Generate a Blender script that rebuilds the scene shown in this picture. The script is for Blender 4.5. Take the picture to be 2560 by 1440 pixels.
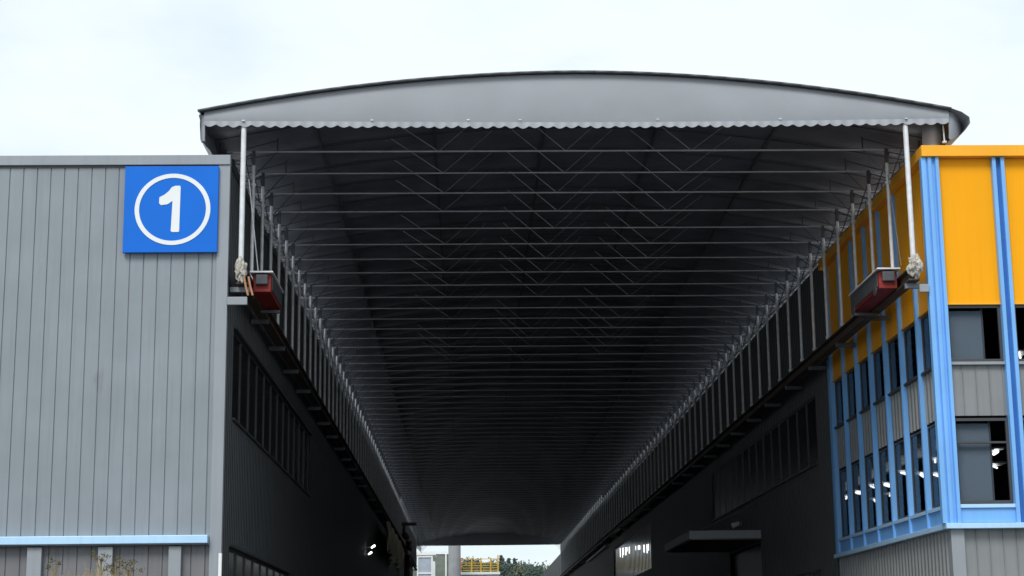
import bpy, bmesh, math, random
from mathutils import Vector, Matrix, noise
random.seed(7)
for o in list(bpy.data.objects): bpy.data.objects.remove(o)
S = bpy.context.scene
COL = S.collection
# ------------------------------------------------------------------ camera
FPX = 4363.0
camd = bpy.data.cameras.new("camera"); cam = bpy.data.objects.new("camera", camd); COL.objects.link(cam)
camd.sensor_width = 36.0; camd.lens = FPX / 2560 * 36.0; camd.clip_start = 0.1; camd.clip_end = 3000
_Y = Vector((1172-1280, -(1640-720), -FPX)).normalized()
_Z = Vector((1050-1280, 20720, -FPX)); _Z = (_Z - _Y*_Z.dot(_Y)).normalized()
_X = _Y.cross(_Z)
RC = Matrix((_X, _Y, _Z))
CAM = Vector((0, 0, 1.6))
M4 = RC.to_4x4(); M4.translation = CAM
cam.matrix_world = M4
S.camera = cam
def Py(px, py, y=34.0):
    v = RC @ Vector((px-1280, -(py-720), -FPX)); return CAM + v*((y-CAM.y)/v.y)
# ------------------------------------------------------------------ world, sun, exposure
SUN_EL, SUN_AZ = math.radians(48), math.radians(200)
W = bpy.data.worlds.new("World"); S.world = W; W.use_nodes = True
nt = W.node_tree; nt.nodes.clear()
wo = nt.nodes.new('ShaderNodeOutputWorld'); bg = nt.nodes.new('ShaderNodeBackground')
sky = nt.nodes.new('ShaderNodeTexSky'); sky.sky_type = 'NISHITA'; sky.sun_disc = False
sky.sun_elevation = SUN_EL; sky.sun_rotation = SUN_AZ
tc = nt.nodes.new('ShaderNodeTexCoord')
mp = nt.nodes.new('ShaderNodeMapping'); mp.inputs['Scale'].default_value = (1, 1, 2.2)
nz = nt.nodes.new('ShaderNodeTexNoise'); nz.inputs['Scale'].default_value = 2.6; nz.inputs['Detail'].default_value = 6; nz.inputs['Roughness'].default_value = .55
rp = nt.nodes.new('ShaderNodeValToRGB')
rp.color_ramp.elements[0].position = .36; rp.color_ramp.elements[0].color = (4.9, 5.7, 6.35, 1)
rp.color_ramp.elements[1].position = .56; rp.color_ramp.elements[1].color = (6.55, 7.15, 7.3, 1)
mx = nt.nodes.new('ShaderNodeMix'); mx.data_type = 'RGBA'; mx.inputs[0].default_value = .93
L = nt.links.new
L(tc.outputs['Generated'], mp.inputs[0]); L(mp.outputs[0], nz.inputs['Vector']); L(nz.outputs['Fac'], rp.inputs[0])
L(sky.outputs[0], mx.inputs[6]); L(rp.outputs[0], mx.inputs[7]); L(mx.outputs[2], bg.inputs[0])
bg.inputs[1].default_value = 0.1
L(bg.outputs[0], wo.inputs[0])
sd = bpy.data.lights.new("sun", 'SUN'); sd.energy = 1.5; sd.angle = math.radians(24); sd.color = (1, .97, .93)
so = bpy.data.objects.new("sun", sd); COL.objects.link(so)
dirv = Vector((math.sin(SUN_AZ)*math.cos(SUN_EL), math.cos(SUN_AZ)*math.cos(SUN_EL), math.sin(SUN_EL)))
so.rotation_euler = dirv.to_track_quat('Z', 'Y').to_euler(); so.location = (0, -20, 60)
S.view_settings.view_transform = 'Standard'; S.view_settings.look = 'None'
S.view_settings.exposure = 0.6; S.view_settings.gamma = 1; S.view_settings.use_curve_mapping = False
S.render.engine = 'CYCLES'; S.cycles.max_bounces = 8
# ------------------------------------------------------------------ materials
MATS = {}
def mat(name, col, rough=.6, metal=0, var=.12, vscale=1.2, streak=0, bump=0, bscale=8, spec=.5, emit=None, dirt=None):
    if name in MATS: return MATS[name]
    m = bpy.data.materials.new(name); m.use_nodes = True; n = m.node_tree
    b = n.nodes['Principled BSDF']; b.inputs['Roughness'].default_value = rough; b.inputs['Metallic'].default_value = metal
    b.inputs['Specular IOR Level'].default_value = spec
    g = n.nodes.new('ShaderNodeNewGeometry')
    def nois(scale, vec3=(1, 1, 1), det=5):
        mpn = n.nodes.new('ShaderNodeMapping'); mpn.inputs['Scale'].default_value = vec3
        t = n.nodes.new('ShaderNodeTexNoise'); t.inputs['Scale'].default_value = scale; t.inputs['Detail'].default_value = det
        n.links.new(g.outputs['Position'], mpn.inputs[0]); n.links.new(mpn.outputs[0], t.inputs['Vector']); return t.outputs['Fac']
    def mixc(fac, a, c2, lo=.3, hi=.7):
        r = n.nodes.new('ShaderNodeMapRange'); r.inputs[1].default_value = lo; r.inputs[2].default_value = hi
        n.links.new(fac, r.inputs[0])
        x = n.nodes.new('ShaderNodeMix'); x.data_type = 'RGBA'; n.links.new(r.outputs[0], x.inputs[0])
        for s, v in ((6, a), (7, c2)):
            if isinstance(v, tuple): x.inputs[s].default_value = (*v, 1)
            else: n.links.new(v, x.inputs[s])
        return x.outputs[2]
    lo = tuple(c*(1-var) for c in col); hi = tuple(min(1, c*(1+var)) for c in col)
    c = mixc(nois(vscale), lo, hi)
    if streak:
        sc = tuple(k*(1-streak) for k in col)
        c = mixc(nois(9, (1, 1, .045), 3), c, sc, .5, .78)
    if dirt:
        c = mixc(nois(2.3, (1, 1, .35), 7), c, dirt[0], 1-dirt[1], 1-dirt[1]+.2)
    n.links.new(c, b.inputs['Base Color'])
    if bump:
        bn = n.nodes.new('ShaderNodeBump'); bn.inputs['Strength'].default_value = bump; bn.inputs['Distance'].default_value = .03
        n.links.new(nois(bscale), bn.inputs['Height']); n.links.new(bn.outputs[0], b.inputs['Normal'])
    if emit:
        b.inputs['Emission Color'].default_value = (*emit[0], 1); b.inputs['Emission Strength'].default_value = emit[1]
    MATS[name] = m; return m
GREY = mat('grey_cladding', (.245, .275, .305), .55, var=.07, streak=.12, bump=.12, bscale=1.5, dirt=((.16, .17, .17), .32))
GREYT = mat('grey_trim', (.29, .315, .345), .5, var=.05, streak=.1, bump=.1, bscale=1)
SIDE = mat('shade_dark_cladding', (.036, .041, .046), .5, var=.15, streak=.2, dirt=((.05, .05, .05), .4))  # side wall coloured near black for the shade in the passage
SIDER = mat('shade_grey_cladding', (.052, .057, .062), .5, var=.1, streak=.15, dirt=((.07, .065, .06), .4))  # right passage wall darkened in colour for the shade deep inside
SPAN = mat('warm_grey_cladding', (.235, .245, .25), .55, var=.08, streak=.12, bump=.1, bscale=1.5, dirt=((.15, .15, .14), .35))
YEL = mat('yellow_panel', (.97, .40, .002), .5, spec=.2, var=.05, vscale=.5, streak=.06, bump=.1, bscale=.9)
YELC = mat('yellow_cap', (.97, .44, .03), .5, spec=.25, var=.05, streak=.05)
BLU = mat('light_blue_paint', (.19, .46, .88), .4, var=.06, streak=.08)
BLUD = mat('deep_blue_paint', (.03, .16, .48), .45, var=.08)
BLUL = mat('pale_blue_paint', (.46, .70, .96), .4, var=.06, streak=.08)
SIGNB = mat('sign_blue', (.004, .15, .66), .5, spec=.2, var=.04)
WHT = mat('white_paint', (.80, .82, .82), .5, var=.03)
GALV = mat('galvanised_steel', (.74, .75, .77), .4, metal=.1, var=.12, vscale=6)
DKST = mat('dark_steel', (.10, .105, .115), .45, metal=.3, var=.15, vscale=4)
TRUSS = mat('truss_steel', (.48, .50, .54), .35, metal=.2, var=.15, vscale=4)
RUST = mat('rusty_beam', (.075, .055, .045), .7, var=.3, vscale=5, bump=.3, dirt=((.14, .07, .035), .4))
RED = mat('red_paint', (.26, .018, .012), .55, var=.35, vscale=4, dirt=((.12, .02, .015), .4))
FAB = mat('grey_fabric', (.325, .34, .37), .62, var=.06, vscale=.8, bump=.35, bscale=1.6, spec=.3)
HEM = mat('light_catch_fabric', (.37, .385, .425), .55, var=.06, bump=.2, bscale=4)  # gable fabric made paler for the light caught along its hem
UNDER = mat('shaded_underside', (.145, .155, .19), .42, var=.25, vscale=1.2, bump=1.0, bscale=2.6, spec=.6)  # canopy fabric underside coloured darker for the shade beneath the roof
ROOFM = mat('roof_membrane', (.62, .62, .62), .8)
FRM = mat('window_frame', (.055, .055, .06), .45, var=.1)
BLIND = mat('blind_fabric', (.60, .69, .77), .8, var=.05)
DARKI = mat('dark_interior', (.03, .03, .033), .8)
PIPE = mat('copper_pipe', (.45, .22, .12), .45, var=.2, vscale=8)
WRAP = mat('plastic_wrap', (.46, .43, .38), .35, var=.25, vscale=14, bump=.8, bscale=14)
LAMP = mat('lamp_glow', (.8, .8, .8), .5, emit=((1, .97, .93), 3))
GLINT = mat('lit_pane', (.5, .5, .5), .3, emit=((1, .96, .92), 1.6))  # glow standing in for far sky glints on the right wall
ASPH = mat('asphalt', (.10, .10, .10), .85, var=.2, vscale=.8, bump=.3, bscale=20)
def glassmat():
    m = bpy.data.materials.new('tinted_glass'); m.use_nodes = True; n = m.node_tree; n.nodes.clear()
    o = n.nodes.new('ShaderNodeOutputMaterial'); t = n.nodes.new('ShaderNodeBsdfTransparent'); t.inputs[0].default_value = (.64, .66, .68, 1)
    g = n.nodes.new('ShaderNodeBsdfGlossy'); g.inputs['Roughness'].default_value = .03
    lw = n.nodes.new('ShaderNodeLayerWeight'); lw.inputs[0].default_value = .5
    f = n.nodes.new('ShaderNodeMath'); f.operation = 'POWER'; f.inputs[1].default_value = 6; n.links.new(lw.outputs['Facing'], f.inputs[0])
    x = n.nodes.new('ShaderNodeMixShader'); n.links.new(f.outputs[0], x.inputs[0]); n.links.new(t.outputs[0], x.inputs[1]); n.links.new(g.outputs[0], x.inputs[2])
    n.links.new(x.outputs[0], o.inputs[0]); return m
GLASS = glassmat()
DGL = mat('dark_glass', (.012, .014, .017), .12, var=.2, vscale=.6)
# ------------------------------------------------------------------ builders
WL = {}
def tag(o, label=None, cat=None, group=None, kind=None):
    for k, v in (('label', label), ('category', cat), ('group', group), ('kind', kind)):
        if v: o[k] = v
    return o
def thing(name, loc, label, cat, group=None):
    o = bpy.data.objects.new(name, None); o.empty_display_size = .3; o.location = loc; COL.objects.link(o)
    WL[o] = Vector(loc); return tag(o, label, cat, group)
class MB:
    def __init__(s): s.v = []; s.f = []
    def quad(s, *p):
        i = len(s.v); s.v += [tuple(q) for q in p]; s.f.append(tuple(range(i, i+len(p)))); return s
    def box(s, x0, x1, y0, y1, z0, z1):
        x0, x1 = sorted((x0, x1)); y0, y1 = sorted((y0, y1)); z0, z1 = sorted((z0, z1))
        i = len(s.v)
        s.v += [(x, y, z) for z in (z0, z1) for x, y in ((x0, y0), (x1, y0), (x1, y1), (x0, y1))]
        for q in ((3, 2, 1, 0), (4, 5, 6, 7), (0, 1, 5, 4), (1, 2, 6, 5), (2, 3, 7, 6), (3, 0, 4, 7)): s.f.append(tuple(i+k for k in q))
        return s
    def tube(s, a, b, r, r2=None, n=8, rot=0):
        a = Vector(a); b = Vector(b); r2 = r if r2 is None else r2
        d = (b-a).normalized(); u = d.orthogonal().normalized()
        if abs(d.z) > .99: u = Vector((1, 0, 0))
        w = d.cross(u); i = len(s.v)
        for p, rr in ((a, r), (b, r2)):
            for k in range(n):
                t = 2*math.pi*k/n+rot; s.v.append(tuple(p+u*math.cos(t)*rr+w*math.sin(t)*rr))
        for k in range(n): s.f.append((i+k, i+(k+1) % n, i+n+(k+1) % n, i+n+k))
        s.f.append(tuple(i+k for k in reversed(range(n)))); s.f.append(tuple(i+n+k for k in range(n))); return s
    def path(s, pts, r, n=6):
        for a, b in zip(pts, pts[1:]): s.tube(a, b, r, n=n)
        return s
    def prism(s, pts, a, b):   # pts list of 3D, extruded from offset a to b (vectors)
        i = len(s.v); n = len(pts); a = Vector(a); b = Vector(b)
        s.v += [tuple(Vector(p)+a) for p in pts]+[tuple(Vector(p)+b) for p in pts]
        for k in range(n): s.f.append((i+k, i+(k+1) % n, i+n+(k+1) % n, i+n+k))
        s.f.append(tuple(i+k for k in reversed(range(n)))); s.f.append(tuple(i+n+k for k in range(n))); return s
    def grid(s, rows):
        i = len(s.v); m = len(rows[0])
        for r in rows: s.v += [tuple(p) for p in r]
        for a in range(len(rows)-1):
            for b in range(m-1): s.f.append((i+a*m+b, i+a*m+b+1, i+(a+1)*m+b+1, i+(a+1)*m+b))
        return s
    def build(s, name, m, parent=None, smooth=False, bevel=0, label=None):
        c = Vector([(min(v[k] for v in s.v)+max(v[k] for v in s.v))/2 for k in range(3)])
        me = bpy.data.meshes.new(name); me.from_pydata([tuple(Vector(v)-c) for v in s.v], [], s.f); me.materials.append(m)
        bm = bmesh.new(); bm.from_mesh(me); bmesh.ops.recalc_face_normals(bm, faces=bm.faces); bm.to_mesh(me); bm.free()
        if smooth:
            for p in me.polygons: p.use_smooth = True
        o = bpy.data.objects.new(name, me); COL.objects.link(o); WL[o] = c.copy(); o.location = c
        if parent: o.parent = parent; o.location = c-WL[parent]
        if bevel:
            b = o.modifiers.new('bevel', 'BEVEL'); b.width = bevel; b.segments = 2; b.limit_method = 'ANGLE'
        if label: o['label'] = label
        return o
def B(name, m, parent, *bx, bevel=0, label=None):
    mb = MB()
    for b in bx: mb.box(*b)
    return mb.build(name, m, parent, bevel=bevel, label=label)
def sheet(mb, p0, u, n, length, z0, z1, pitch, prof):
    """vertical profiled cladding: p0 start (x,y), u along, n outward, prof=[(t,d)..] over one pitch"""
    pts = []; k = 0
    while k*pitch < length-1e-4:
        for t, d in prof:
            s_ = k*pitch+t*pitch
            if s_ < length: pts.append((s_, d))
        k += 1
    pts.append((length, 0))
    P = [(p0[0]+u[0]*s_+n[0]*d, p0[1]+u[1]*s_+n[1]*d) for s_, d in pts]
    mb.grid([[(x, y, z0) for x, y in P], [(x, y, z1) for x, y in P]])
GROOVE = [(0, 0), (.90, 0), (.92, -.022), (.96, -.022), (.985, 0)]
RIB = [(0, 0), (.45, 0), (.55, .035), (.88, .035), (.97, 0)]
SEAM = [(0, 0), (.93, 0), (.94, .025), (.985, .025), (.995, 0)]
# ------------------------------------------------------------------ setting
XL_, XR_ = -4.75, 9.38
g = MB().quad((-600, -100, 0), (600, -100, 0), (600, 900, 0), (-600, 900, 0)).build('ground', ASPH); tag(g, kind='structure')
rd = MB().box(XL_, XR_, 36, 168, -.1, .004).build('bounce_cut_strip', mat('bounce_cut_dark', (.035, .035, .036), .7, var=.25)); tag(rd, kind='structure')  # unseen dark floor strip added to cut light bounced into the passage
HILLM = mat('hill_grass', (.075, .085, .045), .95, var=.3, vscale=.1, bump=.5)
rows = []
for j in range(25):
    y = 235+j*9; row = []
    for i in range(41):
        x = -160+i*8
        t = min(1, max(0, (y-235)/60)); h = 8.0*t*t*(3-2*t)+t*1.2*noise.noise(Vector((x*.03, y*.03, 1)))-.05
        row.append((x, y, h))
    rows.append(row)
tag(MB().grid(rows).build('hill', HILLM, smooth=True), kind='structure')
# ------------------------------------------------------------------ left factory building
XL, XR, D = -4.74, 9.35, 34.0
ZL, ZR = 11.52, 11.66
YEND_L, YEND_R = 152.0, 222.0
lb = thing('factory_building', (-12, D, 0), 'grey metal clad factory building carrying the blue number sign', 'building')
mb = MB(); sheet(mb, (-20, D), (1, 0), (0, -1), 20-4.97, 3.742, ZL-.2, .272, GROOVE); mb.build('front_wall', GREY, lb)
mb = MB(); sheet(mb, (-20, D+.03), (1, 0), (0, -1), 20-4.97, 0, 3.742, .272, GROOVE); mb.build('lower_wall', mat('lower_wall_tone', (.175, .175, .187), .65, var=.1, streak=.2, dirt=((.13, .10, .09), .4)), lb, label='brownish grey recessed wall under the blue ledge')  # wall below the ledge in a darker tone
B('corner_trim', GREYT, lb, (-4.97, XL, D-.04, D+.12, 0, ZL-.2), bevel=.006)
B('parapet_cap', GREYT, lb, (-20.03, XL+.002, D-.07, D+.14, ZL-.2, ZL), bevel=.006)
B('shadow_gap', DKST, lb, (-20, -4.975, D-.012, D+.05, ZL-.245, ZL-.202))
wz = [(6.37, 8.2, 35.3, 35.3+12*1.46), (1.6, 3.78, 35.2, 35.2+8*1.46)]
mb = MB()
def sidewall(mb, X, nx, y0, y1, zz, holes):
    """zz total z-range, holes list (z0,z1,y0,y1) sorted; splits into bands"""
    zs = sorted({zz[0], zz[1], *[h[0] for h in holes], *[h[1] for h in holes]})
    for a, b in zip(zs, zs[1:]):
        cuts = sorted([(h[2], h[3]) for h in holes if h[0] <= a and h[1] >= b])
        s = y0
        for c0, c1 in cuts:
            if c0 > s+.01: sheet(mb, (X, s), (0, 1), (nx, 0), c0-s, a, b, .27, RIB)
            s = c1
        if y1 > s+.01: sheet(mb, (X, s), (0, 1), (nx, 0), y1-s, a, b, .27, RIB)
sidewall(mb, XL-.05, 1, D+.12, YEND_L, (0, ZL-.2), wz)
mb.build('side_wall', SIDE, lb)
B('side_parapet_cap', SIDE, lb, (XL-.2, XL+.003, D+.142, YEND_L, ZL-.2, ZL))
B('roof', ROOFM, lb, (-20, XL-.2, D+.14, YEND_L, ZL-1.2, ZL-1.05))
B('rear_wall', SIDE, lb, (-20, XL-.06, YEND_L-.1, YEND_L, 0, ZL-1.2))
B('outer_wall', GREY, lb, (-20.03, -20, D, YEND_L, 0, ZL-.2))
def win_x(parent, X, nx, y0, y1, z0, z1, pane, fw=.05, split=True, fm=None):
    """window in a wall of plane x=X facing nx"""
    a, b = X-nx*.055, X-nx*.015
    f = MB().box(a, b, y0, y1, z0, z0+fw).box(a, b, y0, y1, z1-fw, z1).box(a, b, y0, y0+fw, z0+fw, z1-fw).box(a, b, y1-fw, y1, z0+fw, z1-fw)
    if split: f.box(a, b, (y0+y1)/2-.02, (y0+y1)/2+.02, z0+fw, z1-fw)
    fo = f.build('window', fm or FRM, parent)
    MB().box(X-nx*.040, X-nx*.034, y0+fw, y1-fw, z0+fw, z1-fw).build('pane', pane, fo)
    return fo
for z0, z1, y0, y1 in wz:
    for k in range(round((y1-y0)/1.46)): win_x(lb, XL-.05, 1, y0+k*1.46, y0+(k+1)*1.46-.003, z0, z1, DGL, split=False)
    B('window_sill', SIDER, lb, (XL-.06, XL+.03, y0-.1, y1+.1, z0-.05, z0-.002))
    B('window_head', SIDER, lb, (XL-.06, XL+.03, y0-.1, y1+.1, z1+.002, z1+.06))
# ledge and pilasters on the front
p0 = Py(0, 1368); p1 = Py(522, 1357)
B('ledge', BLUL, lb, (-20, p1.x, D-.20, D-.001, 3.77, 3.925), bevel=.012, label='pale blue horizontal ledge under the grey cladding')
B('ledge_soffit', DKST, lb, (-20, p1.x-.02, D-.17, D-.03, 3.745, 3.768))
for xa, xb in ((70, 106), (247, 283), (423, 454)):
    q0 = Py(xa, 1400); q1 = Py(xb, 1400)
    B('pilaster', GREYT, lb, (q0.x, q1.x, D-.10, D+.005, 0, 3.72), bevel=.005)
q0 = Py(549, 1400)
B('corner_guard', WHT, lb, (XL-.05, XL+.012, D-.055, D+.02, 2.6, 3.58), bevel=.005)
# ------------------------------------------------------------------ number sign
s0 = Py(322, 420); s1 = Py(546, 633); sx0, sx1, sz1, sz0 = -6.82, -4.955, 11.27, 9.50
sg = thing('number_sign', ((sx0+sx1)/2, D-.1, sz0), 'square blue sign with a white number 1 in a ring on the grey wall', 'sign')
B('sign_board', SIGNB, sg, (sx0, sx1, D-.12, D-.045, sz0, sz1), bevel=.006)
cx, cz = Py(434, 527).x, Py(434, 527).z
mb = MB(); R1, R2, N = .752, .664, 72
yf, yb = D-.130, D-.119
for k in range(N):
    a, b = 2*math.pi*k/N, 2*math.pi*(k+1)/N
    P = lambda r, t, y: (cx+r*math.cos(t), y, cz+r*math.sin(t)*.975)
    mb.quad(P(R1, a, yf), P(R1, b, yf), P(R2, b, yf), P(R2, a, yf))
    mb.quad(P(R1, a, yb), P(R1, b, yb), P(R1, b, yf), P(R1, a, yf)); mb.quad(P(R2, a, yf), P(R2, b, yf), P(R2, b, yb), P(R2, a, yb))
mb.build('ring', WHT, sg)
num = [(1134, 588), (1165, 588), (1168, 598), (1158, 880), (1150, 884), (1112, 884), (1104, 878), (1116, 684), (1085, 706), (1042, 712), (1030, 700), (1032, 662), (1065, 645), (1095, 620), (1110, 598)]
pts = [(Py(x*.3889, 240+y*.3889).x, 0, Py(x*.3889, 240+y*.3889).z) for x, y in num]
MB().prism(pts, (0, yf, 0), (0, yb, 0)).build('numeral', WHT, sg)
# ------------------------------------------------------------------ right factory building
rb = thing('office_building', (12, D, 0), 'yellow and blue trimmed corner building with grey cladding and window bays', 'building')
XE = 15.2                                      # east end of what is modelled
GX = XR+.085                                   # side wall plane (fins stand proud of it)
FY = D+.12                                     # front wall plane
YB = 44.35                                     # end of the yellow and blue corner bay
zY0, zU1, zU0, zS1, zS0, zW1, zW0, zL1, zL0 = 8.42, 8.38, 7.27, 7.22, 6.15, 6.10, 4.42, 4.40, 3.97
B('parapet_cap', YELC, rb, (XR-.10, XE, D-.10, D+.25, 11.43, ZR), bevel=.006)
B('side_parapet_cap', YELC, rb, (XR-.10, XR+.25, D+.252, YB+.3, 11.43, ZR), bevel=.006)
fins_x = [(9.25, 9.60), (10.70, 10.95), (12.05, 12.30), (13.40, 13.65), (14.75, 15.0)]
# front bays
for i, ((a0, a1), (b0, b1)) in enumerate(zip(fins_x, fins_x[1:])):
    a1 += .002; b0 -= .002
    B('yellow_panel', YEL, rb, (a1, b0, FY-.03, FY+.05, zY0, 11.42), bevel=.004)
    B('panel_drip', YELC, rb, (a1, b0, FY-.06, FY+.02, zY0-.035, zY0-.002))
    mb = MB(); sheet(mb, (a1, FY), (1, 0), (0, -1), b0-a1, zS0, zS1-.06, .265, SEAM); mb.build('spandrel', SPAN, rb)
    B('sill_strip', GREYT, rb, (a1, b0, FY-.09, FY+.03, zS1-.058, zS1), bevel=.004)
    for z0, z1, tr in ((zU0-.04, zU1, 0), (zW0, zW1, 1)):
        fw = .055; ya, yb_ = FY-.01, FY+.07
        f = MB().box(a1, b0, ya, yb_, z0, z0+fw).box(a1, b0, ya, yb_, z1-fw, z1).box(a1, a1+fw, ya, yb_, z0+fw, z1-fw).box(b0-fw, b0, ya, yb_, z0+fw, z1-fw)
        if tr: f.box(a1+fw, b0-fw, ya+.01, yb_, z1-.50, z1-.46)
        w = f.build('window', FRM, rb)
        MB().box(a1+fw, b0-fw, FY+.03, FY+.036, z0+fw, z1-fw).build('pane', GLASS, w)
        if i == 0:
            B('blind', BLIND, w, (a1+.10, a1+.74, FY+.14, FY+.15, z0+.03, z1-.09))
            B('blind_reflection_bar', GREYT, w, (a1+.741, a1+.775, FY+.13, FY+.16, z0+.03, z1-.03))
    B('window_sill', BLUL, rb, (a1, b0, FY-.13, FY+.05, zL1-.075, zL1-.002), bevel=.006)
    B('ledge_face', BLU, rb, (a1, b0, FY-.08, FY+.03, zL0+.07, zL1-.08))
# corner post and channel mullions (front)
def channel_y(x0, x1, z0, z1, name='mullion'):
    w = .075 if x1-x0 < .3 else .085
    yo = D-.03
    o = MB().box(x0, x0+w, yo, FY+.1, z0, z1).box(x1-w, x1, yo, FY+.1, z0, z1).build(name, BLU, rb, bevel=.004)
    B('mullion_web', BLUD if x1-x0 < .3 else BLU, o, (x0+w+.001, x1-w-.001, D+.07, FY+.1, z0, z1))
    return o
for x0, x1 in fins_x[1:]: channel_y(x0, x1, zL0+.06, 11.425)
cp = MB()
prof = [(9.25, 34.14), (9.25, 33.985), (9.30, 33.96), (9.335, 33.96), (9.345, 34.0), (9.365, 34.0), (9.38, 33.95), (9.45, 33.95), (9.465, 34.02), (9.52, 34.02), (9.535, 33.95), (9.60, 33.95), (9.60, 34.22), (9.36, 34.22), (9.36, 34.14)]
cp.prism([(x, y, 0) for x, y in prof], (0, 0, zL0+.06), (0, 0, 11.425)); cp.build('corner_post', BLU, rb)
# side bays with projecting fins
PB = 1.457; fy = [34.05+PB*k for k in range(8)]
for k, y in enumerate(fy):
    if k: 
        o = B('side_fin', BLU, rb, (XR, GX+.015, y-.03, y+.03, zL0+.06, 11.425), bevel=.004)
        B('fin_flange', BLU, o, (XR-.012, XR-.001, y-.005, y+.075, zL0+.06, 11.425))
for k in range(7):
    y0, y1 = fy[k]+(.032 if k else .19), fy[k+1]-.032
    B('yellow_panel', YEL, rb, (GX-.02, GX+.05, y0, y1, zY0, 11.42), bevel=.004)
    B('panel_drip', YELC, rb, (GX-.05, GX+.02, y0, y1, zY0-.035, zY0-.002))
    mb = MB(); sheet(mb, (GX+.03, y0), (0, 1), (-1, 0), y1-y0, zS0, zS1-.05, .27, RIB); mb.build('spandrel', SPAN, rb)
    B('sill_strip', FRM, rb, (GX-.06, GX+.05, y0, y1, zS1-.048, zS1), bevel=.004)
    for z0, z1 in ((zU0-.04, zU1), (zW0, zW1)):
        w = win_x(rb, GX, -1, y0, y1, z0, z1, GLASS, fw=.045, split=False)
        B('blind_reflection_bar', GREYT, w, (GX+.16, GX+.20, (y0+y1)/2-.1, (y0+y1)/2-.06, z1-.75, z1-.02))  # pale bars added as upright reflections in the side glass
    B('window_sill', BLUL, rb, (GX-.09, GX+.05, y0, y1, zL1-.075, zL1-.002), bevel=.006)
    B('ledge_face', BLU, rb, (GX-.05, GX+.05, y0, y1, zL0+.07, zL1-.08))
B('ledge', BLUL, rb, (XR-.06, XE, D-.10, D+.20, zL0-.05, zL0+.055), (XR-.06, GX+.1, D+.201, YB+.25, zL0-.05, zL0+.055), bevel=.01, label='pale blue ledge wrapping the corner bay')
# end fin of the bay
B('side_fin', BLU, rb, (XR-.01, GX+.05, YB+.02, YB+.22, zL0+.06, zY0+.6), bevel=.004)
# lower grey walls
B('corner_trim', GREYT, rb, (XR+.05, XR+.31, D+.02, D+.25, 0, zL0-.052), bevel=.005)
mb = MB(); sheet(mb, (XR+.312, FY), (1, 0), (0, -1), XE-XR-.312, 0, zL0-.052, .265, SEAM); mb.build('front_wall', SPAN, rb)
mb = MB(); sidewall(mb, GX-.01, -1, D+.252, YB+.25, (0, zL0-.052), []); mb.build('side_wall', SPAN, rb)
# tunnel side wall
TX = XR+.06
DY0, DY1 = 56.2, 63.0
holes = [(6.58, 8.39, 46.6, 46.6+14*PB), (0, 5.05, DY0, DY1), (2.2, 3.75, 46.9, 51.3), (5.9, 8.2, 90, 90+30*.78)]
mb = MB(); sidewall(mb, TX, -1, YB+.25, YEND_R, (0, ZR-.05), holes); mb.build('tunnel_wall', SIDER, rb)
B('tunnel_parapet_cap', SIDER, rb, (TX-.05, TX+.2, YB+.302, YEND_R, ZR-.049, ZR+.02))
for k in range(14): win_x(rb, TX, -1, 46.6+k*PB, 46.6+(k+1)*PB-.003, 6.58, 8.39, DGL, split=False)
for k in range(3): win_x(rb, TX, -1, 46.9+k*PB, 46.9+(k+1)*PB-.003, 2.2, 3.75, DGL, split=False)
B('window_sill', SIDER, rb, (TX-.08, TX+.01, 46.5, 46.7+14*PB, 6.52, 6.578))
lit = {2, 3, 5, 8, 9, 11, 16, 18, 19, 21, 22, 24}  # bays given glowing panels in place of reflected sky glints
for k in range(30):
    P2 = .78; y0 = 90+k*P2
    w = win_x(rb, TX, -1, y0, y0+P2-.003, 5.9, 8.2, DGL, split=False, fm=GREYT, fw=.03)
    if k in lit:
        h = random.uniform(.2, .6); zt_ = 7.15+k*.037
        B('glint_panel', GLINT, w, (TX+.005, TX+.012, y0+.12, y0+.12+random.uniform(.25, .5), zt_-h, zt_))
dr = B('roller_door', DKST, rb, (TX+.1, TX+.15, DY0, DY1, 0, 5.05))
# interior of the corner bay rooms
B('inner_floor', DARKI, rb, (GX+.25, XE-.1, FY+.3, 56, 6.45, 6.62))
B('inner_wall', DARKI, rb, (XE-.1, XE, FY+.3, 56, 3.6, 10.3), (TX+.25, XE-.1, 56, 56.1, 3.6, 10.3), (TX+.2, TX+.24, YB+.3, 56, 3.6, 10.3))
B('inner_ceiling', DARKI, rb, (GX+.25, XE-.1, FY+.3, 56, 8.9, 9.0))
B('ground_room_ceiling', DARKI, rb, (GX+.25, XE-.1, FY+.3, 56, 3.5, 3.6))
B('roof', ROOFM, rb, (XR+.25, XE, D+.25, YEND_R, ZR-1.25, ZR-1.1))
B('outer_wall', SPAN, rb, (XE, XE+.1, D, YEND_R, 0, ZR-.2))
B('rear_wall', SIDE, rb, (TX+.02, XE, YEND_R-.1, YEND_R, 0, ZR-1.25))
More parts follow.
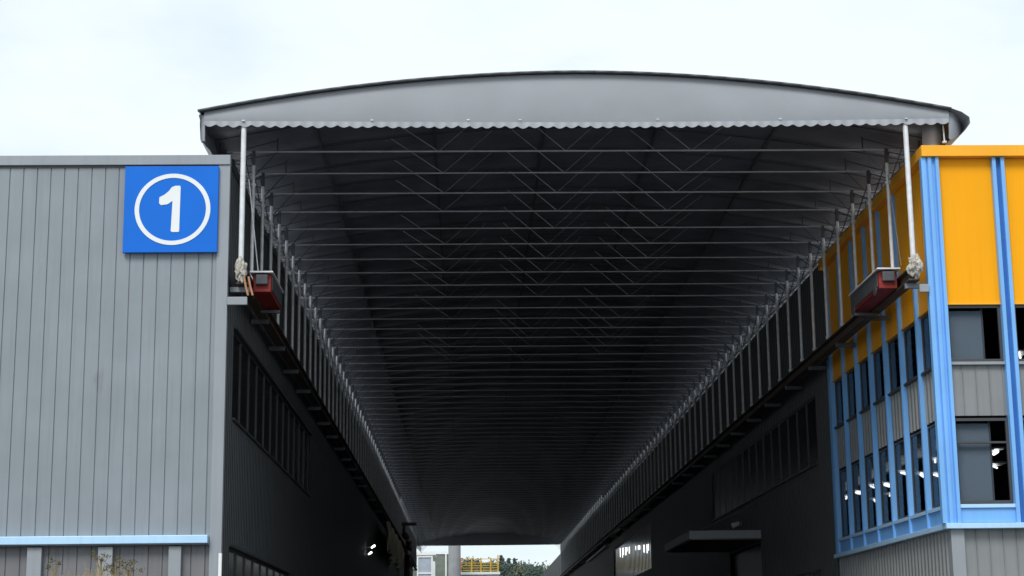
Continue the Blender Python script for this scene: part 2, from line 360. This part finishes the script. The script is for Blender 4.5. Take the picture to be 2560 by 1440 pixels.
# ceiling lamps inside the room
def lamp_at(x, y, z, ln=1.1):
    t = thing('ceiling_lamp', (x, y, z), 'lit fluorescent tube lamp glowing behind the dark windows of the blue corner bay', 'lamp', 'fluorescent lamps inside the corner bay')
    B('housing', WHT, t, (x-ln/2, x+ln/2, y-.09, y+.09, z+.05, z+.10))
    B('tube', LAMP, t, (x-ln/2+.03, x+ln/2-.03, y-.05, y+.05, z, z+.045))
LMP = [(2116, 1246, 'farthest and faintest'), (2149, 1234, 'second from the far end'), (2181, 1218, 'upper one in the third window from the far end'), (2187, 1253, 'lower one in the third window from the far end'),
       (2219, 1215, 'upper one in the fourth window from the far end'), (2226, 1239, 'lower one in the fourth window from the far end'), (2261, 1185, 'single one in the fifth window from the far end'),
       (2306, 1190, 'in the sixth window from the far end'), (2338, 1154, 'upper one in the nearest side window'), (2342, 1190, 'lower one in the nearest side window'),
       (2489, 1133, 'larger one in the lower front window'), (2486, 1168, 'small one in the lower front window'), (2549, 890, 'in the upper front window at the right edge')]
for i, (px, py, w) in enumerate(LMP):
    top = 8.1 if py < 1000 else 6.0
    y = (top-1.6)*4363/(1640-py)
    p = Py(px, py, y); ln = [.22, .42, .34, .28, .4][i % 5]
    t = thing('ceiling_lamp', tuple(p), 'lit ceiling lamp behind dark glass, '+w, 'lamp', 'ceiling lamps inside the corner bay')
    B('housing', WHT, t, (p.x-ln/2, p.x+ln/2, p.y-.35, p.y+.35, p.z+.06, p.z+.10))
    mb = MB()
    mb.tube((p.x-ln/2+.05, p.y-.33, p.z), (p.x+ln/2-.05, p.y+.33, p.z+.02), [.026, .036, .022][i % 3], n=8); mb.build('tube', LAMP, t)
# door awning on the tunnel wall
aw = thing('door_awning', (TX-1.2, 57, 5.3), 'flat grey awning slab jutting out over the dark doorway on the right', 'awning')
B('slab', GREYT, aw, (TX-2.35, TX-.04, 56.0, 63.2, 5.18, 5.44), bevel=.01)
B('soffit', DKST, aw, (TX-2.3, TX-.05, 56.05, 63.1, 5.15, 5.179))
for y in (56.6, 62.4): MB().tube((TX-2.0, y, 5.44), (TX-.04, y, 6.35), .025).build('stay_rod', DKST, aw)
wl = thing('wall_lamp', (TX-.2, 60, 5.9), 'small pale bulkhead lamp on the wall above the awning', 'lamp')
B('bracket', DKST, wl, (TX-.12, TX-.036, 59.9, 60.1, 5.85, 6.0)); MB().tube((TX-.12, 60, 5.95), (TX-.36, 60, 5.86), .07, .1).build('shade', GALV, wl)
# ------------------------------------------------------------------ guide rails
for sgn, X0, nm in ((-1, -4.46, 'left'), (1, 8.98, 'right')):
    wallx = XL if sgn < 0 else XR
    yend = YEND_L-1 if sgn < 0 else 172
    t = thing('guide_rail', (X0, D, 9.1), 'dark steel rail beam bracketed along the %s wall under the canopy posts' % ('grey left' if sgn < 0 else 'yellow and grey right'), 'rail')
    zt = 9.14
    MB().box(X0-.11, X0+.11, D+.0, yend, zt-.03, zt).box(X0-.11, X0+.11, D, yend, zt-.26, zt-.23).box(X0-.015, X0+.015, D, yend, zt-.23, zt-.03).build('beam', RUST, t)
    B('track', DKST, t, (X0-.03, X0+.03, D+.05, yend, zt+.001, zt+.05))
    k = 0; y = D+.35
    while y < yend:
        xa, xb = sorted((X0-sgn*.11, wallx-sgn*.004))
        MB().box(xa, xb, y-.05, y+.05, zt-.36, zt-.262).build('bracket', DKST if k else GREYT, t)
        y += 3.43*(1 if k < 12 else 2); k += 1
# ------------------------------------------------------------------ canopy
cn = thing('canopy', (2.25, D, 9.2), 'long grey fabric canopy with arched roof and scalloped hem spanning between the buildings', 'canopy')
xPL, xPR = -4.49, 8.98
XC, HW = 2.25, 7.66
ST, NT = 1.71, 80
ZC = 12.10
def arch(x):
    t = (x-XC)/HW; return 12.44+.81*(1-abs(t)**1.9)
yE = D+ST*NT
def profile(n=44):
    pts = [(-5.14, 11.60), (-5.22, 11.68), (-5.34, 11.83), (-5.36, 12.15), (-5.35, 12.38)]
    for i in range(n+1):
        x = -5.41+(9.91+5.41)*i/n; pts.append((x, arch(x)))
    pts += [(10.12, 12.36), (10.27, 12.25), (10.28, 12.12), (10.17, 11.97), (9.99, 11.82), (9.84, 11.765)]
    return pts
PR = profile()
def skin(off, y0, sub, sag):
    rows = []
    nb = NT
    for b in range(nb*sub+1):
        f = (b % sub)/sub; y = y0+(yE-y0)*b/(nb*sub); s = math.sin(math.pi*f)
        row = []
        for i, (x, z) in enumerate(PR):
            edge = min(1, max(0, abs(x-XC)/HW-.45)/.5)
            w = noise.noise(Vector((x*1.1, y*.9, 3)))*.05+noise.noise(Vector((x*3.5, y*2.5, 7)))*.04*(.4+edge)
            cx_ = (XC-x)/HW
            r = off+sag*s*(.45+.55*edge)+abs(w)*(.4 if sag else 0)
            if sag and (i < 5 or i > len(PR)-7): continue
            if y > D+3 and (i < 5 or i > len(PR)-7):      # the skirt stops higher behind the first frame
                z = max(z, 12.36)
            if i < 5 or i > len(PR)-7: row.append((x+cx_*r*.8, y, z-off*.3))
            else: row.append((x, y, z-r))
        rows.append(row)
    return rows
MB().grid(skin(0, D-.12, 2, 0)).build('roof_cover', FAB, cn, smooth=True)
MB().grid(skin(.05, D+.03, 8, .15)).build('roof_underside', UNDER, cn, smooth=True)
# roof edge tube at the front
mb = MB(); top = [(x, arch(x)) for x in [-5.41+(15.32)*i/40 for i in range(41)]]
mb.path([(x, D-.12, z-.01) for x, z in top], .028, 6); mb.build('roof_edge_tube', DKST, cn, smooth=True)
# gable and scalloped hem
def gable(y, name, m, hemdrop=True):
    rows = [[], [], [], [], []]; n = 62*6
    xa, xb = -5.29, 9.87
    for i in range(n+1):
        x = xa+(xb-xa)*i/n; sc = abs(math.sin(math.pi*i/6+.3*math.sin(i*.05)))
        zb = 12.165-.05*math.sin(math.pi*i/n)-.045*sc+.008*math.sin(i*.31)
        zt = arch(x)-.03
        w = .02*noise.noise(Vector((x*.8, 0, 5)))
        for r, t in zip(rows, (0, .12, .45, .8, 1)):
            z = zb+(zt-zb)*t; bul = .05*math.sin(math.pi*t)
            r.append((x, y-bul*(1 if y < 100 else -1)+w*(1-abs(2*t-1)), z))
    return MB().grid(rows).build(name, m, cn, smooth=True)
gable(D-.02, 'gable_panel', FAB); gable(yE, 'rear_gable_panel', FAB)
mb = MB(); n = 62*6; rows = [[], []]
for i in range(n+1):
    x = -5.28+(15.14)*i/n; sc = abs(math.sin(math.pi*i/6+.3*math.sin(i*.05)))
    zb = 12.160-.05*math.sin(math.pi*i/n)-.052*sc+.008*math.sin(i*.31)
    yy = D-.062+.014*math.sin(i*math.pi/3)
    rows[0].append((x, yy, zb)); rows[1].append((x, D-.064, 12.235-.05*math.sin(math.pi*i/n)+.004*math.sin(i*.02)))
mb.grid(rows).build('scalloped_hem', HEM, cn, smooth=True)
for x in (xPL, -1.9, .05, 1.1, 3.9, 6.4, xPR):
    MB().box(x-.03, x+.03, D-.10, D-.07, 12.22, 12.238).build('hem_clip', GALV, cn, bevel=.005)
# folded corners of the front fabric
mb = MB(); rows = []
for i in range(13):
    t = i/12; x = 9.86+(10.27-9.86)*t; zt = [12.40, 12.36, 12.25][0]-.15*t**2; zb = 12.12-.30*math.sin(math.pi*min(1, t*1.0))**.6*(1-t)-0*t
    zb = 11.80+.33*t**1.6 if t > .08 else 11.84
    yy = D+.02+.45*t**2
    rows.append([(x, yy-.05*math.sin(math.pi*k/6)*(1-t), zb+(zt-zb)*k/6) for k in range(7)])
mb.grid(rows)
mb.build('corner_fold', FAB, cn, smooth=True)
mb = MB(); rows = []
for i in range(9):
    t = i/8; x = 9.42+.40*t
    rows.append([(x, D+.42-.16*math.sin(math.pi*t)+.02*math.sin(k), 11.70+(12.2-11.70)*k/6) for k in range(7)])
mb.grid(rows); mb.build('rolled_curtain', FAB, cn, smooth=True)
B('corner_fold', FAB, cn, (-5.345, -5.27, D-.04, D+.1, 11.82, 12.36))
# trusses
rnd_t = random.Random(4)
def truss_mesh(y, full=1.0):
    mb = MB(); r = .016*rnd_t.uniform(.85, 1.15); n = 6
    mb.tube((-5.05, y, ZC), (9.75, y, ZC), r+.004, n=n)
    xs = [-5.3+15.1*i/10 for i in range(11)]
    if full:
        nodes = [-4.49, -1.9, .55, 3.0, 5.5, 7.6, 8.98]
        for a in ([q+rnd_t.uniform(-.06, .06) for q in (-.55, 2.15, 4.85) if rnd_t.random() < full] if full < 1 or True else []):
            mb.tube((a, y, ZC), (a-1.15, y, arch(a-1.15)-.13), .010, n=5); mb.tube((a, y, ZC), (a+1.1, y, arch(a+1.1)-.13), .006, n=5)
    return mb
t0 = truss_mesh(0).build('roof_truss', TRUSS, None); tz = t0.location.z; tx = t0.location.x
bpy.data.objects.remove(t0)
me_full = None
for k in range(1, NT+1):
    y = D+ST*k
    if 1 < k <= 17:
        to = truss_mesh(y, 1.1-.045*k).build('roof_truss', TRUSS, cn)
        b_ = bow.copy(); COL.objects.link(b_); b_.parent = to; b_.location.z = WLb-to.location.z
        if k == 17: me_full = truss_mesh(y, -1).build('roof_truss', TRUSS, cn); me_x = me_full; WLk = me_x.location-Vector((0, ST*16, 0)); me_full = me_x.data; bpy.data.objects.remove(me_x)
    elif k == 1:
        to = truss_mesh(y).build('roof_truss', TRUSS, cn); me_full = to.data; WL1 = to.location.copy()
        bow = MB().path([(x, y, arch(x)-.11) for x in [-5.3+15.1*i/30 for i in range(31)]], .014, 4).build('top_chord', DKST, to); WLb = bow.location.z+to.location.z
    else:
        to = bpy.data.objects.new('roof_truss', me_full); COL.objects.link(to); to.parent = cn; to.location = WLk+Vector((0, ST*(k-1), 0))
        b_ = bow.copy(); COL.objects.link(b_); b_.parent = to; b_.location.z = WLb-to.location.z
# scissor braces along the eaves between posts
for sx in (-1, 1):
    mb = MB(); xp = xPL if sx < 0 else xPR
    for k in range(NT):
        y = D+ST*k
        mb.tube((xp+sx*.04, y, 11.45), (xp+sx*.04, y+ST, 12.05), .014, n=4); mb.tube((xp+sx*.07, y, 12.05), (xp+sx*.07, y+ST, 11.45), .014, n=4)
    for k in range(1, NT+1):
        y = D+ST*k
        mb.tube((xp, y, 11.78), (xp+sx*.72, y, 11.88), .018, n=4).tube((xp+sx*.72, y, 11.85), (xp+sx*.72, y, 12.3), .018, n=4)
        mb.tube((xp, y, 11.40), (xp+sx*.72, y, 12.1), .016, n=4).tube((xp, y, 11.55), (xp-sx*.5, y, ZC), .014, n=4).tube((xp-sx*.5, y, ZC-.02), (xp-sx*.5, y, 12.4), .014, n=4)
        mb.tube((xp-sx*.5, y, 12.35), (xp+sx*.75, y, 12.0), .013, n=4)
    mb.build('scissor_bracing', DKST, cn)
# purlins
for x in (-3.2, -.7, 1.75, 4.25, 6.75):
    MB().box(x-.03, x+.03, D+.1, yE, arch(x)-.19, arch(x)-.12).build('purlin', DKST, cn)
# posts
def post_parts(x, y, first=False):
    sx = -1 if x < 0 else 1
    r = .053 if first else .038
    mb = MB().tube((x, y, 9.30), (x, y, ZC+.06 if first else 11.80), r, n=12)
    mb.tube((x, y, 9.22), (x, y, 9.30), r*1.5, n=10)
    if not first: mb.tube((x, y, 11.34), (x, y, 11.40), r*1.6, n=10)
    return mb
def sleeve(x, y): return MB().tube((x, y, 11.80), (x, y, ZC+.02), .048, n=4, rot=math.pi/4)  # sleeve coloured dark for the roof's shadow on the post tops
for x in (xPL, xPR): post_parts(x, D+.02, True).build('front_post', GALV, cn, smooth=False)
pm = {}
rest = MB()
for k in range(1, NT+1):
    y = D+ST*k
    for x in (xPL, xPR):
        if k <= 48:
            if x not in pm:
                o = post_parts(x, y).build('post', GALV, cn); s_ = sleeve(x, y).build('shaded_sleeve', DKST, o); pm[x] = (o, s_, o.location.copy())
            else:
                a, s_, l0 = pm[x]
                o = a.copy(); COL.objects.link(o); o.parent = cn; o.location = l0+Vector((0, ST*(k-1), 0))
                c = s_.copy(); COL.objects.link(c); c.parent = o
        elif x > 0 or y < YEND_L:
            rest.v, rest.f = rest.v, rest.f
            rest.tube((x, y, 9.22), (x, y, 11.62), .042, n=6); rest.tube((x, y, 11.62), (x, y, ZC), .05, n=4)
ro = rest.build('post', GALV, cn); ro['kind'] = 'stuff'
# rear diagonal ties behind the first posts
MB().tube((xPL+.09, D+.25, 11.1), (xPL+.24, D+.9, 9.3), .012).build('tie_rod', GALV, cn)
MB().tube((xPR-.12, D+1.2, 11.4), (xPR-.1, D+.6, 9.3), .008).build('tie_rod', DKST, cn)
MB().tube((9.78, D+.1, 12.14), (9.79, D+.1, 11.80), .016).tube((9.79, D+.1, 11.80), (9.79, D+.1, 11.77), .05, n=10).build('hem_rod', GALV, cn)
# drive carriages
for sx, x0, x1 in ((-1, -4.37, -4.0), (1, 8.50, 8.88)):
    y0, y1 = 35.0, (37.7 if sx > 0 else 37.0)
    c = B('drive_carriage', RED, cn, (x0, x1, y0, y1, 8.92, 9.28), bevel=.015)
    xi = x1 if sx < 0 else x0; s = 1 if sx < 0 else -1
    B('cover_plate', DKST, c, (xi+s*.003, xi+s*.02, y0+.1, y1-.1, 8.98, 9.28))
    B('top_plate', GALV, c, (x0-.05, x1+.05, y0-.12, y1, 9.303, 9.335))
    B('motor', DKST, c, (x0+.06, x1-.06, y0-.09, y0-.003, 9.06, 9.27), bevel=.02)
    for yy in (y0+.3, y1-.3): MB().tube((x0-.03, yy, 8.95), (x0-.003, yy, 8.95), .12, n=16).build('wheel', DKST, c)
    B('cross_arm', DKST, c, (min(xi, x0, x1)-.02, max(x0, x1)+.12 if sx > 0 else x1+.02, y1-.4, y1-.3, 8.80, 8.857))
# wrapped post feet
for x, sc in ((xPL, (.10, .10, .22)), (xPR+.02, (.13, .13, .20))):
    me = bpy.data.meshes.new('foot_wrap'); bm = bmesh.new(); bmesh.ops.create_icosphere(bm, subdivisions=4, radius=1)
    for v in bm.verts:
        p = v.co.normalized()
        d = 1+.5*noise.noise(p*2.3+Vector((x, 0, 0)))+.28*abs(noise.noise(p*6))
        v.co = Vector((p.x*sc[0]*d, p.y*sc[1]*d, p.z*sc[2]*d))
    bm.to_mesh(me); bm.free(); me.materials.append(WRAP)
    o = bpy.data.objects.new('foot_wrap', me); COL.objects.link(o); o.parent = cn; o.location = Vector((x, D-.02, 9.16))-WL[cn]
    o['label'] = 'crumpled pale plastic wrapped round the foot of the front post'
for dx in (0, .09):
    MB().path([(xPL+.08+dx, D-.1, 9.0), (xPL+.12+dx, D-.1, 8.8), (xPL+.17+dx, D-.1, 8.62)], .022, 8).build('hose', PIPE, cn)
B('base_bracket', GREYT, cn, (XL+.005, XL+.40, D-.08, D-.01, 8.44, 8.60), bevel=.01)
B('base_bracket', GREYT, cn, (XR-.30, XR-.11, D-.08, D-.01, 8.62, 8.78), bevel=.01)
# ------------------------------------------------------------------ things along the left wall far inside
mb = MB(); rows = []
for i in range(121):
    y = 91+19*i/120; d = .10*math.sin(i*.75)+.04*math.sin(i*2.1)
    rows.append([(-4.22+d, y, 8.45+.10*math.sin(i*.2)), (-4.1+d*1.3, y, 7.9), (-4.2+d, y, 6.95+.25*math.sin(i*.11))])
tp = mb.grid(rows).build('tarpaulin', mat('beige_tarp', (.75, .68, .52), .7, var=.25, vscale=.8), smooth=True)
tag(tp, 'beige folded tarpaulin hanging along the dark left wall deep inside', 'tarpaulin')
for (y, x1, z) in ((118, -3.45, 10.2),):
    w = thing('wall_bracket', (-4.5, y, z), 'black steel bracket arm sticking out of the left wall at the far end', 'bracket')
    B('arm', DKST, w, (-4.75, x1, y-.1, y+.1, z, z+.22)); B('plate', DKST, w, (-4.4, -4.2, y-.05, y+.05, z-.5, z-.002))
cb = MB().path([(-4.0, 125, 9.6), (-4.05, 125, 9.1), (-4.25, 125, 8.5), (-4.7, 125, 7.9), (-5, 125, 7.5)], .03).build('hanging_cable', GALV)
tag(cb, 'thin pale cable drooping in a curve near the left wall at the far end', 'cable')
for i, (px, py, w) in enumerate(((933, 1369, 'larger'), (925, 1386, 'smaller'))):  # lamps added at bright glints to light the dark tarpaulin
    p = Py(px, py, 82); t = thing('fill_lamp', tuple(p), '%s small added lamp lighting the tarpaulin on the left wall' % w, 'lamp', 'added lamps on the left wall')
    B('bracket', DKST, t, (XL+.005, p.x-.08, p.y-.04, p.y+.04, p.z-.02, p.z+.05)); MB().tube((p.x-.05, p.y-.15, p.z), (p.x+.04, p.y+.25, p.z+.1), .03+.015*(1-i), .05).build('tube', LAMP, t)
RB = mat('red_brown_steel', (.16, .07, .06), .5, var=.4, vscale=3)
for i, (x0, z0, r0, w) in enumerate(((-4.0, 9.3, .20, 'upper'), (-4.1, 8.5, .16, 'lower'))):
    y = 121+i*2
    pts = [(x0, y-10, z0-.2), (x0+.02, y-3, z0), (x0-.05, y, z0-.25), (x0-.2, y+1.2, z0-.9), (x0-.3, y+1.3, 6)]
    d = MB().path(pts, r0, 12).build('duct', RB, smooth=True); tag(d, '%s red brown bent duct on the left wall deep in the passage' % w, 'duct')
# right: pale pipe bar added for the lit edge of the rail
pp = MB().path([(TX-.22, 118, 8.72), (TX-.22, 137, 8.66)], .06, 8).build('rail_highlight', GALV); tag(pp, 'pale pipe bar added for the lit edge of the right rail', 'highlight')
# ------------------------------------------------------------------ beyond the far opening
CONC = mat('pale_concrete', (.33, .34, .36), .8, var=.08, streak=.15)
c = thing('round_column', (-1.3, 178, 0), 'tall pale grey round column standing in the far opening', 'column')
MB().tube((-1.38, 178, 0), (-1.38, 178, 12.9), .62, n=32).build('shaft', CONC, c, smooth=False); MB().tube((-1.38, 178, 12.9), (-1.38, 178, 13.2), .72, n=32).build('cap', CONC, c)
t = thing('stair_tower', (-4.6, 186, 0), 'white framed box shaped tower at the left of the far opening', 'tower')
B('wall', mat('bluish_panel', (.36, .40, .47), .6), t, (-5.25, -3.8, 184, 188, 0, 11.75))
B('frame', WHT, t, (-5.35, -5.2, 183.9, 184.05, 0, 11.95), (-3.85, -3.7, 183.9, 184.05, 0, 11.95), (-5.2, -3.85, 183.9, 184.05, 11.7, 11.95), (-5.2, -3.85, 183.92, 184.03, 10.0, 10.15))
B('side_ramp', WHT, t, (-3.69, -3.5, 184, 188, 0, 11.3))
B('roof', WHT, t, (-5.45, -3.4, 183.8, 188.2, 11.951, 12.1))
hb = thing('concrete_shed', (-4, 198, 0), 'green grey shed wall with a white roof edge behind the white tower', 'building')
B('wall', mat('green_grey', (.17, .20, .17), .8, var=.2, streak=.3), hb, (-7.5, -1.2, 196, 204, 0, 12.7))
B('roof_edge', WHT, hb, (-7.6, -1.1, 195.9, 204.1, 12.701, 13.0)); B('downpipe', WHT, hb, (-2.55, -2.4, 195.8, 195.95, 0, 12.7))
pl = thing('platform', (1.2, 184, 0), 'flat white topped platform building below the yellow railing', 'platform')
B('body', CONC, pl, (-.9, 3.15, 181, 190, 0, 9.75)); B('deck', WHT, pl, (-1.0, 3.25, 180.9, 190.1, 9.751, 10.02))
YR = mat('railing_yellow', (.62, .40, .04), .5); OR = mat('railing_orange', (.62, .2, .05), .5)
rl = thing('safety_railing', (1.2, 181, 10.02), 'yellow safety railing with close bars on the white platform', 'railing')
for x in (-.75, .35, 1.3, 2.3, 3.05): B('rail_post', OR if x < 0 else YR, rl, (x-.07, x+.07, 181, 181.12, 10.02, 11.45 if x < 3 else 11.7))
for z in (10.15, 10.4, 10.65, 10.9, 11.3): B('rail_bar', YR, rl, (-.9, 3.05, 181.14, 181.2, z, z+.07))
mnd = MB(); rows = []
for j in range(9):
    row = []
    for i in range(17):
        x = -3+i*1.4; y = 205+j*3; h = 12.1*(1-.022*abs(x-4.1)-.0035*(x-4.1)**2)*math.sin(math.pi*min(1, (j+.5)/8.5*1.0))**.3
        row.append((x, y, max(-.1, h*.93)))
    rows.append(row)
tag(MB().grid(rows).build('earth_mound', mat('brown_earth', (.10, .085, .075), .95, var=.25, vscale=.6), smooth=True), kind='structure')
# trees on the hill
LEAF = [mat('leaf_dark', (.06, .085, .07), .8, var=.35, vscale=.7), mat('leaf_olive', (.10, .115, .075), .8, var=.35, vscale=.7), mat('leaf_russet', (.12, .07, .05), .8, var=.3, vscale=.7)]
BARK = mat('bark', (.08, .06, .045), .9)
def tree(x, y, z, h, kind, label, seed):
    rnd = random.Random(seed)
    t = thing('pine_tree' if kind == 'pine' else 'tree', (x, y, z), label, 'tree', 'trees on the hillside')
    tr = MB().tube((x, y, z-.5), (x, y, z+h*(.95 if kind == 'pine' else .55)), h*.022, h*.006, n=7)
    limbs = []
    for k in range(9):
        a = rnd.uniform(0, 6.28); zz = z+h*rnd.uniform(.3, .6)
        L_ = h*rnd.uniform(.16, .3) if kind != 'pine' else h*.12
        e = (x+math.cos(a)*L_, y+math.sin(a)*L_, zz+L_*.9); tr.tube((x, y, zz), e, h*.009, h*.003, n=5); limbs.append(e)
    tr.build('trunk', BARK, t)
    mb = MB()
    clumps = []
    for k in range(46):
        if kind == 'pine':
            f = rnd.random()**.8; r = h*.3*(1-f)+.1; a = rnd.uniform(0, 6.28); q = r*math.sqrt(rnd.random())
            clumps.append((x+math.cos(a)*q, y+math.sin(a)*q, z+h*(.15+.85*f), h*.055*(1.2-f)))
        else:
            a = rnd.uniform(0, 6.28); ph = rnd.uniform(-.6, 1.4); q = h*.27*rnd.uniform(.35, 1)
            clumps.append((x+math.cos(a)*math.cos(ph)*q, y+math.sin(a)*math.cos(ph)*q, z+h*.66+math.sin(ph)*q*1.15, h*.07*rnd.uniform(.6, 1.2)))
    nl = 44
    for cx_, cy_, cz_, cr in clumps:
        for j in range(nl):
            d = Vector((rnd.gauss(0, 1), rnd.gauss(0, 1), rnd.gauss(0, .8)))*cr*.62; c_ = Vector((cx_, cy_, cz_))+d
            u = Vector((rnd.gauss(0, 1), rnd.gauss(0, 1), rnd.gauss(0, 1))).normalized(); w = u.orthogonal().normalized(); s = h*.013*rnd.uniform(.6, 1.5)
            mb.quad(c_-u*s-w*s*.6, c_+u*s-w*s*.6, c_+u*s*.8+w*s, c_-u*s*.7+w*s*.8)
    mb.build('crown', LEAF[0] if kind in ('pine', 'dark') else LEAF[2] if kind == 'russet' else LEAF[1], t)
def zt(pxy, y): return Py(1250, pxy, y).z
specs = [(1085, 1392, 'dark', 'dark tree crown above the shed at the far left'), (1162, 1392, 'olive', 'olive tree just right of the round column'),
 (1180, 1390, 'russet', 'reddish bushy tree behind the left end of the yellow railing'), (1199, 1397, 'russet', 'smaller russet tree behind the middle of the yellow railing'),
 (1222, 1402, 'olive', 'olive tree behind the right half of the yellow railing'), (1238, 1399, 'olive', 'olive tree beside the right end post of the yellow railing'),
 (1253, 1391, 'pine', 'tallest pointed conifer right of the yellow railing'), (1272, 1398, 'pine', 'dark conifer second from the tallest one'),
 (1287, 1398, 'pine', 'dark conifer in the middle of the skyline'), (1303, 1407, 'dark', 'low dark rounded tree right of the conifers'),
 (1322, 1404, 'dark', 'dark rounded tree near the mound'), (1336, 1405, 'olive', 'pale olive tree beside the receding grey wall'), (1352, 1403, 'olive', 'olive tree half hidden by the receding grey wall')]
for i, (px, py, kd, lab) in enumerate(specs):
    y = 290+(i*7 % 23); p = Py(px, py, y); base = 7.3
    tree(p.x, y, base, max(6.5, p.z-base), kd, lab, i*11+3)
for i, (px, py, kd, lab) in enumerate([(1100, 1400, 'olive', 'olive tree showing between the white tower and the shed'), (1172, 1404, 'olive', 'low green tree behind the orange end of the railing'), (1212, 1405, 'dark', 'dark green tree low behind the railing bars'),
        (1245, 1404, 'dark', 'dark bushy tree at the foot of the tallest conifer'), (1263, 1406, 'dark', 'dark bushy tree between the first two conifers'), (1280, 1406, 'dark', 'dark bushy tree between the second and third conifers'),
        (1295, 1410, 'olive', 'olive bush above the brown mound'), (1313, 1409, 'dark', 'dark bush right above the mound slope'), (1330, 1412, 'dark', 'dark bush left of the pale olive tree'), (1345, 1411, 'dark', 'dark bush against the foot of the receding grey wall')]):
    y = 272+(i*5 % 13); p = Py(px, py, y); tree(p.x, y, 6.3, p.z-6.3, kd, lab, i*7+101)
# ------------------------------------------------------------------ weeds in front of the grey wall
STEM = mat('dry_stem', (.26, .20, .10), .8, var=.2, vscale=20); SEED = mat('seed_head', (.08, .075, .03), .9, var=.4, vscale=30); DRY = mat('dry_grass', (.30, .25, .16), .85, var=.3, vscale=12)
def weed(px, py, y, label, seed, heads):
    rnd = random.Random(seed); tp = Py(px, py, y)
    t = thing('dry_weed', (tp.x, y, 0), label, 'weed', 'dry weeds in front of the grey wall')
    st = MB(); hd = MB(); x0 = tp.x+rnd.uniform(-.08, .08)
    st.path([(x0, y, 0), ((x0+tp.x)/2+.02, y, tp.z*.5), (tp.x, y, tp.z-.06)], .006, 5)
    for k in range(heads):
        a = rnd.uniform(0, 6.28); r = rnd.uniform(.01, .085); b = Vector((tp.x, y, tp.z-rnd.uniform(.1, .22)))
        e = Vector((tp.x+math.cos(a)*r, y+math.sin(a)*r, tp.z-rnd.uniform(0, .09)))
        st.tube(b, e, .0025, n=4)
        for j in range(26):
            c_ = e+Vector((rnd.gauss(0, .011), rnd.gauss(0, .011), rnd.gauss(0, .008)))
            u = Vector((rnd.gauss(0, 1), rnd.gauss(0, 1), rnd.gauss(0, 1))).normalized(); w = u.orthogonal(); s = .004
            hd.quad(c_-u*s, c_+w*s, c_+u*s, c_-w*s)
    st.build('stem', STEM, t); hd.build('seed_head', SEED, t)
weed(140, 1392, 12.5, 'thin dry weed left of the middle grey pilaster', 1, 6)
weed(253, 1374, 12.2, 'tallest dry weed rising over the middle grey pilaster', 2, 7)
weed(290, 1396, 11.6, 'dry weed with a dark olive head right of the middle pilaster', 3, 9)
weed(322, 1402, 11.8, 'rightmost dry weed with a dark olive head', 4, 9)
rnd = random.Random(5); mb = MB()
for k in range(70):
    px = rnd.gauss(228, 34); top = 1440-max(0, rnd.gauss(8, 11))*math.exp(-((px-232)/60)**2)
    y = rnd.uniform(11.6, 13); p = Py(px, top, y); q = p+Vector((rnd.uniform(-.05, .05), 0, -.5)); q.z = 1.5
    w = Vector((.002, 0, 0)); mb.quad(q-w, q+w, p+w*.6, p-w*.6); 
    mb.quad(Vector((q.x-.004, y, 0)), Vector((q.x+.004, y, 0)), q+w, q-w)
    for j in range(5):
        c_ = p-Vector((rnd.uniform(-.01, .01), rnd.uniform(-.01, .01), rnd.uniform(0, .09))); s = .004
        mb.quad(c_+Vector((-s, 0, -s*2)), c_+Vector((s, 0, -s)), c_+Vector((s*.6, 0, s*2)), c_+Vector((-s*.5, 0, s)))
gr = mb.build('dry_grass', DRY); tag(gr, 'tuft of tall straw coloured dry grass before the grey wall', 'grass', kind='stuff')
